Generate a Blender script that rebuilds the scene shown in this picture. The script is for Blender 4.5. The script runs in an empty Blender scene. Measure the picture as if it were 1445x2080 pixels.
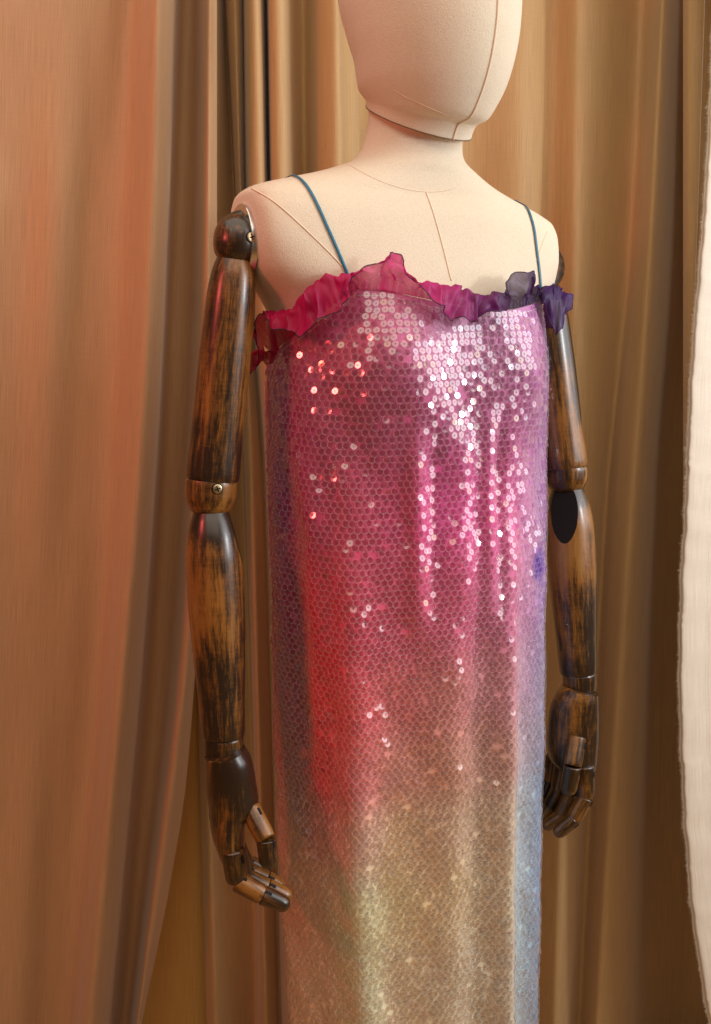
import bpy, bmesh, math, random
import numpy as np
from mathutils import Vector, Matrix, noise
from mathutils.bvhtree import BVHTree

random.seed(7)
rng = np.random.default_rng(7)
C = bpy.context.scene.collection

# ------------------------------------------------------------------ camera, world, lamps, exposure
FPX, W_PX, H_PX = 2000.0, 1445.0, 2080.0
PITCH = math.atan(350.0 / FPX)
CP, SP = math.cos(PITCH), math.sin(PITCH)
ZC = 1.25
sc = bpy.context.scene
cam_d = bpy.data.cameras.new('camera')
cam = bpy.data.objects.new('camera', cam_d); C.objects.link(cam)
cam_d.sensor_fit = 'VERTICAL'; cam_d.sensor_height = 36.0; cam_d.lens = 36.0 * FPX / H_PX
cam_d.clip_start = 0.02; cam_d.clip_end = 60
cam.location = (0, 0, ZC); cam.rotation_euler = (math.pi / 2 - PITCH, 0, 0)
cam_d.dof.use_dof = True; cam_d.dof.focus_distance = 1.10; cam_d.dof.aperture_fstop = 11.0
sc.camera = cam
wd = bpy.data.worlds.new('World'); sc.world = wd; wd.use_nodes = True
bg = wd.node_tree.nodes['Background']
bg.inputs[0].default_value = (1.0, 0.74, 0.52, 1); bg.inputs[1].default_value = 0.10
sc.view_settings.view_transform = 'Standard'; sc.view_settings.look = 'None'
sc.view_settings.exposure = 0.0; sc.view_settings.gamma = 1.0

def lamp(name, loc, target, sx, sy, power, col):
    d = bpy.data.lights.new(name, 'AREA'); d.shape = 'RECTANGLE'; d.size = sx; d.size_y = sy
    d.energy = power; d.color = col
    o = bpy.data.objects.new(name, d); C.objects.link(o); o.location = loc
    o.rotation_euler = (Vector(target) - Vector(loc)).to_track_quat('-Z', 'Y').to_euler()
    return o
lamp('window_light', (1.50, 0.50, 1.50), (0.10, 1.2, 1.15), 0.09, 0.20, 8, (0.95, 0.97, 1.0))
lamp('window_glow', (1.65, 0.85, 1.80), (0.10, 1.2, 1.20), 1.7, 1.5, 28, (0.97, 0.98, 1.0))
lamp('red_light', (-0.95, 0.40, 1.62), (-0.15, 1.2, 1.1), 0.16, 0.16, 4.2, (1.0, 0.12, 0.10))
lamp('ceiling_bounce_fill', (0.1, -0.1, 2.55), (0.1, -0.09, 1.2), 2.6, 2.6, 43, (1.0, 0.88, 0.73))  # added overhead fill lamp standing in for light bounced off the ceiling

# ------------------------------------------------------------------ helpers
def at(u, v, Y):
    """point seen at photo pixel (u, v) that stands Y metres in front of the camera"""
    k = H_PX / 2 - v
    ry = FPX * CP + k * SP
    return Vector(((u - W_PX / 2) / ry * Y, Y, ZC + (-FPX * SP + k * CP) / ry * Y))
def ray(u, v):
    k = H_PX / 2 - v
    return Vector((u - W_PX / 2, FPX * CP + k * SP, -FPX * SP + k * CP)).normalized()
CAM = Vector((0, 0, ZC))

def new_obj(name, me, mat=None, parent=None, loc=None):
    o = bpy.data.objects.new(name, me); C.objects.link(o)
    if me is not None and mat is not None and not me.materials:
        for m in (mat if isinstance(mat, (list, tuple)) else [mat]): me.materials.append(m)
    if parent is not None: o.parent = parent
    return o
def tag(o, label=None, cat=None, group=None, kind=None):
    if label: o['label'] = label
    if cat: o['category'] = cat
    if group: o['group'] = group
    if kind: o['kind'] = kind
    return o
def smooth(me, on=True):
    me.polygons.foreach_set('use_smooth', [on] * len(me.polygons)); me.update(); return me
def grid_mesh(name, P, close=False, cap0=False, cap1=False, uv=None):
    """P: rows x cols x 3"""
    P = np.asarray(P, dtype=float); R, K = P.shape[:2]
    verts = P.reshape(-1, 3).tolist(); faces = []
    KK = K if close else K - 1
    for i in range(R - 1):
        for j in range(KK):
            j2 = (j + 1) % K
            faces.append((i * K + j, i * K + j2, (i + 1) * K + j2, (i + 1) * K + j))
    if cap0: faces.append(tuple(range(K))[::-1])
    if cap1: faces.append(tuple((R - 1) * K + j for j in range(K)))
    me = bpy.data.meshes.new(name); me.from_pydata(verts, [], faces); smooth(me)
    if uv is not None:
        uvf = np.asarray(uv).reshape(-1, 2)
        lay = me.uv_layers.new(name='UVMap')
        idx = np.zeros(len(me.loops), dtype=np.int32); me.loops.foreach_get('vertex_index', idx)
        lay.data.foreach_set('uv', uvf[idx].ravel())
    return me
def pchip(xs, ys, x):
    """monotone cubic interpolation, ys may have many columns"""
    xs = np.asarray(xs, float); ys = np.asarray(ys, float); x = np.asarray(x, float)
    one = ys.ndim == 1
    if one: ys = ys[:, None]
    h = np.diff(xs)[:, None]; d = np.diff(ys, axis=0) / h
    m = np.zeros_like(ys); m[0] = d[0]; m[-1] = d[-1]
    for i in range(1, len(xs) - 1):
        s = d[i - 1] * d[i] > 0
        w1 = 2 * h[i] + h[i - 1]; w2 = h[i] + 2 * h[i - 1]
        with np.errstate(divide='ignore', invalid='ignore'):
            mm = (w1 + w2) / (w1 / d[i - 1] + w2 / d[i])
        m[i] = np.where(s, mm, 0)
    k = np.clip(np.searchsorted(xs, x, side='right') - 1, 0, len(xs) - 2)
    hh = h[k]; t = ((x - xs[k])[:, None] / hh)
    t = np.clip(t, 0, 1)
    r = ((1 + 2 * t) * (1 - t) ** 2) * ys[k] + t * (1 - t) ** 2 * hh * m[k] + t * t * (3 - 2 * t) * ys[k + 1] + t * t * (t - 1) * hh * m[k + 1]
    return r[:, 0] if one else r
def catmull(P, n):
    P = [Vector(p) for p in P]; out = []
    for i in range(len(P) - 1):
        p0 = P[max(i - 1, 0)]; p1 = P[i]; p2 = P[i + 1]; p3 = P[min(i + 2, len(P) - 1)]
        for k in range(n):
            t = k / n
            out.append(0.5 * ((2 * p1) + (p2 - p0) * t + (2 * p0 - 5 * p1 + 4 * p2 - p3) * t * t + (3 * p1 - p0 - 3 * p2 + p3) * t ** 3))
    out.append(P[-1]); return out
def tube_mesh(name, pts, r, sides=6, flat=None, normals=None):
    """tube along points; flat = (half width, half thickness) with normals gives a ribbon"""
    rows = []
    n = len(pts)
    for i, p in enumerate(pts):
        d = (pts[min(i + 1, n - 1)] - pts[max(i - 1, 0)]).normalized()
        nn = normals[i] if normals else Vector((0.13, -0.9, 0.31))
        b = d.cross(nn).normalized(); nn = b.cross(d).normalized()
        a, c = flat if flat else (r, r)
        rows.append([tuple(p + b * (a * math.cos(2 * math.pi * k / sides)) + nn * (c * math.sin(2 * math.pi * k / sides))) for k in range(sides)])
    return grid_mesh(name, rows, close=True, cap0=True, cap1=True)
def frame_z(p0, p1, roll=Vector((0, -1, 0))):
    z = (p1 - p0).normalized(); x = roll.cross(z).normalized(); y = z.cross(x)
    m = Matrix((x, y, z)).transposed().to_4x4(); m.translation = p0
    return m
def lathe(name, prof, sides=40, fine=True):
    """prof: list of (z, r) along local Z"""
    rows = [[(r * math.cos(2 * math.pi * k / sides), r * math.sin(2 * math.pi * k / sides), z) for k in range(sides)] for z, r in prof]
    return grid_mesh(name, rows, close=True, cap0=prof[0][1] > 1e-5, cap1=prof[-1][1] > 1e-5)

# ------------------------------------------------------------------ materials
def mat(name):
    m = bpy.data.materials.new(name); m.use_nodes = True
    nt = m.node_tree; return m, nt, nt.nodes['Principled BSDF'], nt.nodes, nt.links
def node(nt, t, **kw):
    n = nt.nodes.new(t)
    for k, v in kw.items(): setattr(n, k, v)
    return n
def noise_tex(nt, coord, scale, sx=(1, 1, 1), detail=3.0, rough=0.55):
    mp = node(nt, 'ShaderNodeMapping'); mp.inputs['Scale'].default_value = sx
    nt.links.new(coord, mp.inputs['Vector'])
    n = node(nt, 'ShaderNodeTexNoise'); n.inputs['Scale'].default_value = scale
    n.inputs['Detail'].default_value = detail; n.inputs['Roughness'].default_value = rough
    nt.links.new(mp.outputs[0], n.inputs['Vector']); return n
def ramp(nt, fac, stops):
    r = node(nt, 'ShaderNodeValToRGB'); e = r.color_ramp.elements
    while len(e) < len(stops): e.new(0.5)
    for el, (p, c) in zip(e, stops): el.position = p; el.color = (*c, 1)
    nt.links.new(fac, r.inputs[0]); return r
def bump(nt, height, strength, dist, bsdf, prev=None):
    b = node(nt, 'ShaderNodeBump'); b.inputs['Strength'].default_value = strength; b.inputs['Distance'].default_value = dist
    nt.links.new(height, b.inputs['Height'])
    if prev is not None: nt.links.new(prev, b.inputs['Normal'])
    if bsdf is not None: nt.links.new(b.outputs[0], bsdf.inputs['Normal'])
    return b.outputs[0]
def mixc(nt, fac, a, b, mode='MIX'):
    n = node(nt, 'ShaderNodeMix', data_type='RGBA', blend_type=mode)
    for sock, val in ((n.inputs[0], fac), (n.inputs[6], a), (n.inputs[7], b)):
        if isinstance(val, (int, float)): sock.default_value = val
        elif isinstance(val, tuple): sock.default_value = (*val, 1)
        else: nt.links.new(val, sock)
    return n.outputs[2]
def s2l(c):
    c = np.asarray(c, float) / 255.0
    return np.where(c <= 0.04045, c / 12.92, ((c + 0.055) / 1.055) ** 2.4)

def make_linen():
    m, nt, b, N, L = mat('linen')
    tc = node(nt, 'ShaderNodeTexCoord').outputs['Object']
    big = noise_tex(nt, tc, 9, detail=4)
    wv = noise_tex(nt, tc, 420, (1, 1, 3.2), 2)
    wh = noise_tex(nt, tc, 420, (3.2, 3.2, 1), 2)
    slub = noise_tex(nt, tc, 160, (1, 1, 6), 2, 0.7)
    c = mixc(nt, big.outputs[0], (0.66, 0.55, 0.41), (0.74, 0.635, 0.49))
    c = mixc(nt, ramp(nt, slub.outputs[0], [(0.62, (0, 0, 0)), (0.78, (0.4, 0.4, 0.4))]).outputs[0], c, (0.82, 0.70, 0.54))
    c = mixc(nt, ramp(nt, wv.outputs[0], [(0.3, (0.35, 0.35, 0.35)), (0.55, (0, 0, 0))]).outputs[0], c, (0.52, 0.40, 0.27))
    L.new(c, b.inputs['Base Color']); b.inputs['Roughness'].default_value = 0.85
    b.inputs['Sheen Weight'].default_value = 0.15
    add = node(nt, 'ShaderNodeMath', operation='ADD'); L.new(wv.outputs[0], add.inputs[0]); L.new(wh.outputs[0], add.inputs[1])
    bump(nt, add.outputs[0], 0.45, 0.0009, b)
    return m
def make_seam():
    m, nt, b, N, L = mat('seam_cloth')
    b.inputs['Base Color'].default_value = (0.72, 0.58, 0.42, 1); b.inputs['Roughness'].default_value = 0.9
    return m
def make_wood(name, dark=(0.022, 0.010, 0.0035), amber=(0.24, 0.092, 0.012), bias=0.0, ends=False):
    m, nt, b, N, L = mat(name)
    tcn = node(nt, 'ShaderNodeTexCoord'); tc = tcn.outputs['Object']
    oi = node(nt, 'ShaderNodeObjectInfo')
    off = node(nt, 'ShaderNodeVectorMath', operation='ADD'); L.new(tc, off.inputs[0])
    sc_ = node(nt, 'ShaderNodeVectorMath', operation='SCALE'); L.new(oi.outputs['Location'], sc_.inputs[0]); sc_.inputs['Scale'].default_value = 7.0
    L.new(sc_.outputs[0], off.inputs[1]); v = off.outputs[0]
    patch = noise_tex(nt, v, 22, (1, 1, 0.35), 3, 0.6)
    streak = noise_tex(nt, v, 210, (1, 1, 0.07), 4, 0.7)
    fine = noise_tex(nt, v, 900, (1, 1, 0.12), 2, 0.7)
    cross = noise_tex(nt, v, 500, (0.12, 0.12, 1), 2, 0.6)
    a1 = node(nt, 'ShaderNodeMath', operation='MULTIPLY_ADD'); pm = node(nt, 'ShaderNodeMath', operation='MULTIPLY_ADD'); L.new(patch.outputs[0], pm.inputs[0]); pm.inputs[1].default_value = 1.2; pm.inputs[2].default_value = -0.16
    L.new(streak.outputs[0], a1.inputs[0]); a1.inputs[1].default_value = 0.85; L.new(pm.outputs[0], a1.inputs[2])
    a2 = node(nt, 'ShaderNodeMath', operation='MULTIPLY_ADD'); L.new(fine.outputs[0], a2.inputs[0]); a2.inputs[1].default_value = 0.35; L.new(a1.outputs[0], a2.inputs[2])
    a3 = node(nt, 'ShaderNodeMath', operation='MULTIPLY_ADD'); L.new(cross.outputs[0], a3.inputs[0]); a3.inputs[1].default_value = 0.18; L.new(a2.outputs[0], a3.inputs[2])
    if ends:   # the stain was left thick at both ends and rubbed off between them
        sp_ = node(nt, 'ShaderNodeSeparateXYZ'); L.new(tcn.outputs['Generated'], sp_.inputs[0])
        rz = ramp(nt, sp_.outputs[2], [(0.0, (0.05,) * 3), (0.16, (0.55,) * 3), (0.45, (0.55,) * 3), (0.72, (0.22,) * 3), (1.0, (0.1,) * 3)])
        a4 = node(nt, 'ShaderNodeMath', operation='MULTIPLY_ADD'); L.new(rz.outputs[0], a4.inputs[0]); a4.inputs[1].default_value = 0.62; L.new(a3.outputs[0], a4.inputs[2])
        a5 = node(nt, 'ShaderNodeMath', operation='SUBTRACT'); L.new(a4.outputs[0], a5.inputs[0]); a5.inputs[1].default_value = 0.22; a3 = a5
    mid = tuple(0.5 * x + 0.5 * y * 0.8 for x, y in zip(dark, amber))
    r = ramp(nt, a3.outputs[0], [(0.98 + bias, dark), (1.10 + bias, mid), (1.26 + bias, amber), (1.4 + bias, (0.27, 0.13, 0.028))])
    # ramp input is clamped to 0..1, so bring it into range
    sub = node(nt, 'ShaderNodeMapRange'); L.new(a3.outputs[0], sub.inputs[0])
    sub.inputs[1].default_value = 0.85 + bias; sub.inputs[2].default_value = 1.45 + bias
    L.new(sub.outputs[0], r.inputs[0])
    for el, p in zip(r.color_ramp.elements, (0.22, 0.42, 0.66, 1.0)): el.position = p
    L.new(r.outputs[0], b.inputs['Base Color'])
    rr = node(nt, 'ShaderNodeMapRange'); L.new(sub.outputs[0], rr.inputs[0]); rr.inputs[3].default_value = 0.30; rr.inputs[4].default_value = 0.42
    L.new(rr.outputs[0], b.inputs['Roughness'])
    b.inputs['Coat Weight'].default_value = 0.32; b.inputs['Coat Roughness'].default_value = 0.22
    bump(nt, a2.outputs[0], 0.12, 0.0006, b)
    return m
def make_metal(name, col, rough):
    m, nt, b, N, L = mat(name)
    tc = node(nt, 'ShaderNodeTexCoord').outputs['Object']
    n = noise_tex(nt, tc, 300, detail=2)
    L.new(mixc(nt, n.outputs[0], tuple(x * 0.8 for x in col), col), b.inputs['Base Color'])
    b.inputs['Metallic'].default_value = 1; b.inputs['Roughness'].default_value = rough
    return m
def make_black():
    m, nt, b, N, L = mat('dark_recess')
    b.inputs['Base Color'].default_value = (0.007, 0.0045, 0.003, 1); b.inputs['Roughness'].default_value = 0.6; b.inputs['Specular IOR Level'].default_value = 0.2
    return m
def make_curtain(name, c0, c1, stripe=0.5):
    m, nt, b, N, L = mat(name)
    uv = node(nt, 'ShaderNodeTexCoord').outputs['UV']
    st = noise_tex(nt, uv, 1.0, (330, 0.6, 1), 2, 0.6)
    st2 = noise_tex(nt, uv, 1.0, (1100, 14, 1), 2, 0.6)
    sth = noise_tex(nt, uv, 1.0, (30, 900, 1), 2, 0.6)
    big = noise_tex(nt, uv, 2.2, (1, 0.5, 1), 3)
    c = mixc(nt, big.outputs[0], c0, c1)
    dk = tuple(x * 0.55 for x in c0)
    c = mixc(nt, ramp(nt, st.outputs[0], [(0.33, (stripe,) * 3), (0.40, (0, 0, 0))]).outputs[0], c, dk)
    c = mixc(nt, ramp(nt, st2.outputs[0], [(0.3, (0.42,) * 3), (0.6, (0, 0, 0))]).outputs[0], c, dk)
    c = mixc(nt, ramp(nt, sth.outputs[0], [(0.3, (0.10,) * 3), (0.6, (0, 0, 0))]).outputs[0], c, dk)
    L.new(c, b.inputs['Base Color']); b.inputs['Roughness'].default_value = 0.62
    b.inputs['Sheen Weight'].default_value = 0.25; b.inputs['Sheen Roughness'].default_value = 0.4
    add = node(nt, 'ShaderNodeMath', operation='ADD'); L.new(st2.outputs[0], add.inputs[0]); L.new(sth.outputs[0], add.inputs[1])
    bump(nt, add.outputs[0], 0.25, 0.0006, b)
    return m
def make_satin():
    m, nt, b, N, L = mat('satin_dye_and_light')
    at_ = node(nt, 'ShaderNodeAttribute', attribute_name='dye_and_light')
    tc = node(nt, 'ShaderNodeTexCoord').outputs['Object']
    w = noise_tex(nt, tc, 700, (1, 1, 0.5), 2, 0.7)
    c = mixc(nt, ramp(nt, w.outputs[0], [(0.35, (0.25,) * 3), (0.6, (0, 0, 0))]).outputs[0], at_.outputs[0], (0.9, 0.85, 0.85))
    L.new(at_.outputs[0], b.inputs['Base Color'])
    b.inputs['Roughness'].default_value = 0.42
    b.inputs['Specular IOR Level'].default_value = 0.5
    b.inputs['Sheen Weight'].default_value = 0.3; b.inputs['Sheen Roughness'].default_value = 0.35
    L.new(c, b.inputs['Sheen Tint'])
    bump(nt, w.outputs[0], 0.35, 0.0012, b)
    return m
def make_sequin():
    m, nt, b, N, L = mat('clear_sequin')
    a = node(nt, 'ShaderNodeAttribute', attribute_name='tint')
    out = N['Material Output']
    g = node(nt, 'ShaderNodeBsdfGlossy'); g.inputs['Roughness'].default_value = 0.10
    L.new(a.outputs[0], g.inputs['Color'])
    t = node(nt, 'ShaderNodeBsdfTransparent'); t.inputs[0].default_value = (0.97, 0.95, 0.96, 1)
    lw = node(nt, 'ShaderNodeLayerWeight'); lw.inputs[0].default_value = 0.35
    mr = node(nt, 'ShaderNodeMapRange'); L.new(lw.outputs['Fresnel'], mr.inputs[0]); mr.inputs[3].default_value = 0.115; mr.inputs[4].default_value = 0.75
    mx = node(nt, 'ShaderNodeMixShader'); L.new(mr.outputs[0], mx.inputs[0]); L.new(t.outputs[0], mx.inputs[1]); L.new(g.outputs[0], mx.inputs[2])
    L.new(mx.outputs[0], out.inputs['Surface']); N.remove(b)
    return m
def make_rim():
    m, nt, b, N, L = mat('sequin_rim_glint')
    b.inputs['Base Color'].default_value = (0.82, 0.74, 0.75, 1); b.inputs['Roughness'].default_value = 0.3; b.inputs['Metallic'].default_value = 0.0  # whitish colour imitates the light caught along the sequin edges
    t = node(nt, 'ShaderNodeBsdfTransparent'); mx = node(nt, 'ShaderNodeMixShader'); mx.inputs[0].default_value = 0.19
    L.new(t.outputs[0], mx.inputs[1]); L.new(b.outputs[0], mx.inputs[2]); L.new(mx.outputs[0], N['Material Output'].inputs['Surface'])
    return m
def make_organza():
    m, nt, b, N, L = mat('organza')
    a = node(nt, 'ShaderNodeAttribute', attribute_name='dye_and_light')
    out = N['Material Output']
    b.inputs['Roughness'].default_value = 0.5; b.inputs['Sheen Weight'].default_value = 0.08
    L.new(a.outputs[0], b.inputs['Base Color']); L.new(a.outputs[0], b.inputs['Sheen Tint'])
    tr = node(nt, 'ShaderNodeBsdfTranslucent'); L.new(a.outputs[0], tr.inputs[0])
    m1 = node(nt, 'ShaderNodeMixShader'); m1.inputs[0].default_value = 0.35; L.new(b.outputs[0], m1.inputs[1]); L.new(tr.outputs[0], m1.inputs[2])
    tp = node(nt, 'ShaderNodeBsdfTransparent'); L.new(mixc(nt, 0.55, a.outputs[0], (1, 1, 1)), tp.inputs[0])
    uv = node(nt, 'ShaderNodeTexCoord').outputs['UV']
    n = noise_tex(nt, uv, 1.0, (60, 5, 1), 3)
    mr = node(nt, 'ShaderNodeMapRange'); L.new(n.outputs[0], mr.inputs[0]); mr.inputs[1].default_value = 0.3; mr.inputs[2].default_value = 0.7
    mr.inputs[3].default_value = 0.58; mr.inputs[4].default_value = 0.96
    m2 = node(nt, 'ShaderNodeMixShader'); L.new(mr.outputs[0], m2.inputs[0]); L.new(tp.outputs[0], m2.inputs[1]); L.new(m1.outputs[0], m2.inputs[2])
    L.new(m2.outputs[0], out.inputs['Surface'])
    bump(nt, n.outputs[0], 0.5, 0.0012, b)
    return m
def make_plain(name, col, rough=0.6):
    m, nt, b, N, L = mat(name)
    tc = node(nt, 'ShaderNodeTexCoord').outputs['Object']
    n = noise_tex(nt, tc, 400, detail=2)
    L.new(mixc(nt, n.outputs[0], tuple(x * 0.8 for x in col), tuple(min(1, x * 1.15) for x in col)), b.inputs['Base Color'])
    b.inputs['Roughness'].default_value = rough
    return m
def make_board(name):
    m, nt, b, N, L = mat(name)
    tc = node(nt, 'ShaderNodeTexCoord').outputs['Object']
    n = noise_tex(nt, tc, 30, (1, 1, 0.06), 4)
    L.new(mixc(nt, n.outputs[0], (0.34, 0.17, 0.05), (0.50, 0.28, 0.10)), b.inputs['Base Color'])
    b.inputs['Roughness'].default_value = 0.5
    return m

LINEN, SEAM = make_linen(), make_seam()
WOOD = make_wood('stained_wood', bias=0.05)
WOODE = make_wood('end_stained_wood', bias=0.05, ends=True)
WOODF = make_wood('worn_wood', bias=0.07)
WOODD = make_wood('dark_wood', bias=0.13)
STEEL = make_metal('steel_plate', (0.72, 0.70, 0.68), 0.22)
BRASS = make_metal('brass_screw', (0.55, 0.44, 0.26), 0.38)
BLACK = make_black()
GAP = make_plain('joint_gap', (0.17, 0.11, 0.06), 0.9)
CURT = make_curtain('beige_curtain', (0.52, 0.325, 0.14), (0.60, 0.385, 0.175), 0.28)
CURTL = make_curtain('tan_curtain', (0.53, 0.315, 0.155), (0.58, 0.35, 0.18), 0.08)
AMBER = make_curtain('amber_cloth', (0.74, 0.42, 0.11), (0.80, 0.47, 0.14), 0.1)
CURTR = make_curtain('cream_curtain', (0.64, 0.54, 0.43), (0.70, 0.60, 0.49), 0.30)
THREAD = make_plain('raw_thread', (0.80, 0.74, 0.64), 0.9)
SATIN, SEQ, ORG, RIM = make_satin(), make_sequin(), make_organza(), make_rim()
TEAL = make_plain('teal_ribbon', (0.012, 0.13, 0.22), 0.4)
EDGE = make_plain('dark_stitching', (0.035, 0.006, 0.03), 0.7)
WHITE_T = make_plain('clear_thread', (0.75, 0.62, 0.68), 0.5)
BOARD = make_board('amber_board')

# ------------------------------------------------------------------ setting
def plane(name, pts, m):
    me = bpy.data.meshes.new(name); me.from_pydata(pts, [], [tuple(range(len(pts)))])
    return tag(new_obj(name, me, m), kind='structure')
plane('floor', [(-3, -1, 0), (3, -1, 0), (3, 1.72, 0), (-3, 1.72, 0)], BOARD)
plane('wall', [(-3, 1.72, 0), (3, 1.72, 0), (3, 1.72, 2.6), (-3, 1.72, 2.6)], BOARD)

def curtain(name, stations, m, sub=10, rows=90, v_top=-420, wob=0.0, seed=0):
    """stations: (list of (v, u), Y); each is a line down the cloth"""
    lines = []
    for keys, Y in stations:
        vs = [k[0] for k in keys]; us = [k[1] for k in keys]
        if len(vs) == 1: vs = [0, 2080]; us = us * 2
        s0 = (us[1] - us[0]) / (vs[1] - vs[0]); s1 = (us[-1] - us[-2]) / (vs[-1] - vs[-2])
        vs = [vs[0] - 600] + vs + [vs[-1] + 600]; us = [us[0] - 600 * s0] + us + [us[-1] + 600 * s1]
        g = (0.008 - ZC) / Y                       # pixel row where this line meets the floor
        k = (g * FPX * CP + FPX * SP) / (CP - g * SP)
        v_floor = H_PX / 2 - k
        vv = np.linspace(v_top, v_floor, rows)
        uu = pchip(vs, us, vv)
        line = []
        for q, (a, b) in enumerate(zip(uu, vv)):
            yy = Y + wob * noise.noise(Vector((len(lines) * 0.9, b * 0.0022, seed)))
            line.append(at(a, b, yy))
        lines.append(line)
    R = rows; n = len(lines)
    grid = []
    for r in range(R):
        grid.append([tuple(p) for p in catmull([lines[i][r] for i in range(n)], sub)])
    G = np.array(grid)
    seg = np.linalg.norm(np.diff(G[R // 2], axis=0), axis=1); s = np.concatenate([[0], np.cumsum(seg)])
    UV = np.stack([np.repeat(s[None], R, 0), G[:, :, 2]], axis=2)
    me = grid_mesh(name, G, uv=UV)
    o = new_obj(name, me, m)
    return o, G

def S(*keys, Y):
    return (list(keys), Y)
A_ST = [S((0, -230), (2080, -300), Y=1.17), S((0, -120), (2080, -190), Y=1.24), S((0, -40), (2080, -90), Y=1.268), S((0, 60), (2080, -20), Y=1.298),
        S((0, 140), (2080, 40), Y=1.312), S((0, 210), (1300, 140), (2080, 90), Y=1.337), S((0, 272), (1300, 205), (2080, 140), Y=1.352),
        S((0, 318), (600, 300), (1300, 252), (2080, 180), Y=1.305), S((0, 345), (600, 330), (1300, 285), (2080, 212), Y=1.345),
        S((0, 368), (600, 345), (1300, 308), (2080, 240), Y=1.43), S((0, 398), (600, 385), (1300, 345), (2080, 262), Y=1.435),
        S((0, 424), (600, 418), (1300, 378), (2080, 278), Y=1.372), S((0, 441), (520, 441), (1000, 425), (1350, 398), (1600, 377), (1800, 345), (2080, 288), Y=1.40)]
left_curtain, _ = curtain('curtain', A_ST, CURTL, wob=0.008, seed=2)
tag(left_curtain, 'wide tan curtain with a pink-lit rounded fold, its hem swept aside over amber board', 'curtain')

B_ST = [S((0, 400), (1300, 402), (2080, 420), Y=1.475), S((0, 425), (1300, 420), (2080, 438), Y=1.455), S((0, 446), (1300, 446), (2080, 465), Y=1.48),
        S((0, 455), (400, 476), (1000, 494), (1500, 510), (2080, 520), Y=1.515), S((0, 461), (400, 481), (1000, 500), (1500, 516), (2080, 526), Y=1.48),
        S((0, 476), (400, 489), (1000, 512), (2080, 540), Y=1.455), S((0, 490), (400, 496), (1000, 530), (2080, 560), Y=1.475),
        S((0, 494), (400, 500), (1000, 540), (2080, 570), Y=1.49), S((0, 502), (400, 508), (1000, 548), (2080, 585), Y=1.44), S((0, 530), (400, 538), (1000, 565), (2080, 600), Y=1.44),
        S((0, 541), (400, 548), (1000, 575), (2080, 612), Y=1.535), S((0, 547), (400, 554), (1000, 582), (2080, 620), Y=1.44), S((0, 578), (400, 585), (1000, 600), (2080, 640), Y=1.435),
        S((0, 588), (400, 594), (2080, 650), Y=1.49), S((0, 618), (400, 622), (2080, 670), Y=1.53), S((0, 655), (400, 660), (2080, 690), Y=1.465),
        S((0, 688), (400, 696), (2080, 715), Y=1.455), S((0, 700), (400, 708), (2080, 730), Y=1.52), S((0, 760), Y=1.53), S((0, 850), Y=1.50), S((0, 950), (2080, 930), Y=1.53),
        S((0, 1060), (2080, 1020), Y=1.505), S((0, 1125), (1000, 1105), (2080, 1075), Y=1.525), S((0, 1175), (1000, 1160), (2080, 1125), Y=1.485),
        S((0, 1235), (1000, 1200), (2080, 1150), Y=1.505), S((0, 1298), (500, 1275), (1000, 1232), (2080, 1175), Y=1.545), S((0, 1328), (500, 1298), (1000, 1254), (2080, 1196), Y=1.515),
        S((0, 1348), (500, 1322), (1000, 1288), (1700, 1240), (2080, 1216), Y=1.478), S((0, 1374), (500, 1350), (1000, 1318), (2080, 1268), Y=1.51),
        S((0, 1392), (500, 1385), (1000, 1350), (2080, 1320), Y=1.58), S((0, 1450), (2080, 1400), Y=1.60), S((0, 1560), (2080, 1500), Y=1.55), S((0, 1700), (2080, 1650), Y=1.57)]
back_curtain, _ = curtain('curtain', B_ST, CURT, wob=0.006, seed=5)
tag(back_curtain, 'pleated beige striped curtain hanging behind the mannequin', 'curtain')

F_ST = [S((0, 230), (2080, 150), Y=1.50), S((0, 300), (2080, 230), Y=1.49), S((0, 370), (2080, 330), Y=1.495), S((0, 410), (2080, 400), Y=1.50), S((0, 450), (2080, 450), Y=1.515)]
amber_curtain, _ = curtain('curtain', F_ST, AMBER, rows=60, v_top=700, seed=4)
tag(amber_curtain, 'plain amber cloth showing in the gap beside the swept-aside tan curtain', 'curtain')
E_ST = [S((0, 1388), (1000, 1388), (1500, 1393), (1800, 1420), (2080, 1475), Y=1.455), S((0, 1400), (1000, 1400), (1500, 1405), (1800, 1435), (2080, 1490), Y=1.425),
        S((0, 1440), (1500, 1445), (2080, 1530), Y=1.42), S((0, 1500), (1500, 1500), (2080, 1580), Y=1.44)]
strip_curtain, _ = curtain('curtain', E_ST, CURT, rows=70, seed=9)
tag(strip_curtain, 'narrow orange-tan curtain strip with stitched hem, tucked behind the frayed cream curtain', 'curtain')
new_obj('hem_stitching', tube_mesh('hem_stitching', [at(float(np.interp(v, [0, 480, 1000], [1432, 1416, 1396])), v, 1.4165) for v in range(-200, 1000, 20)], 0.0004, 5), THREAD, strip_curtain)
D_EDGE = [(0, 1452), (100, 1446), (300, 1437), (480, 1425), (650, 1410), (800, 1400), (1000, 1393), (1150, 1384), (1280, 1380), (1400, 1379), (1500, 1382), (1600, 1386), (1700, 1392), (1800, 1400), (1900, 1411), (1980, 1424), (2080, 1440)]
D_EDGE = [(v, np.interp(v, [q[0] for q in D_EDGE], [q[1] for q in D_EDGE]) + 3.0 * noise.noise(Vector((v * 0.02, 0, 0))) + 2.2 * noise.noise(Vector((v * 0.09, 4, 0)))) for v in range(0, 2081, 10)]
def off(du): return [(v, u + du) for v, u in D_EDGE]
D_ST = [(off(0), 1.368), (off(8), 1.362), (off(30), 1.372), (off(70), 1.40), (off(130), 1.41), (off(190), 1.44), (off(280), 1.45), (off(400), 1.49), (off(520), 1.50), (off(640), 1.53)]  # last stations added out of view to keep side light off the back curtain
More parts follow.
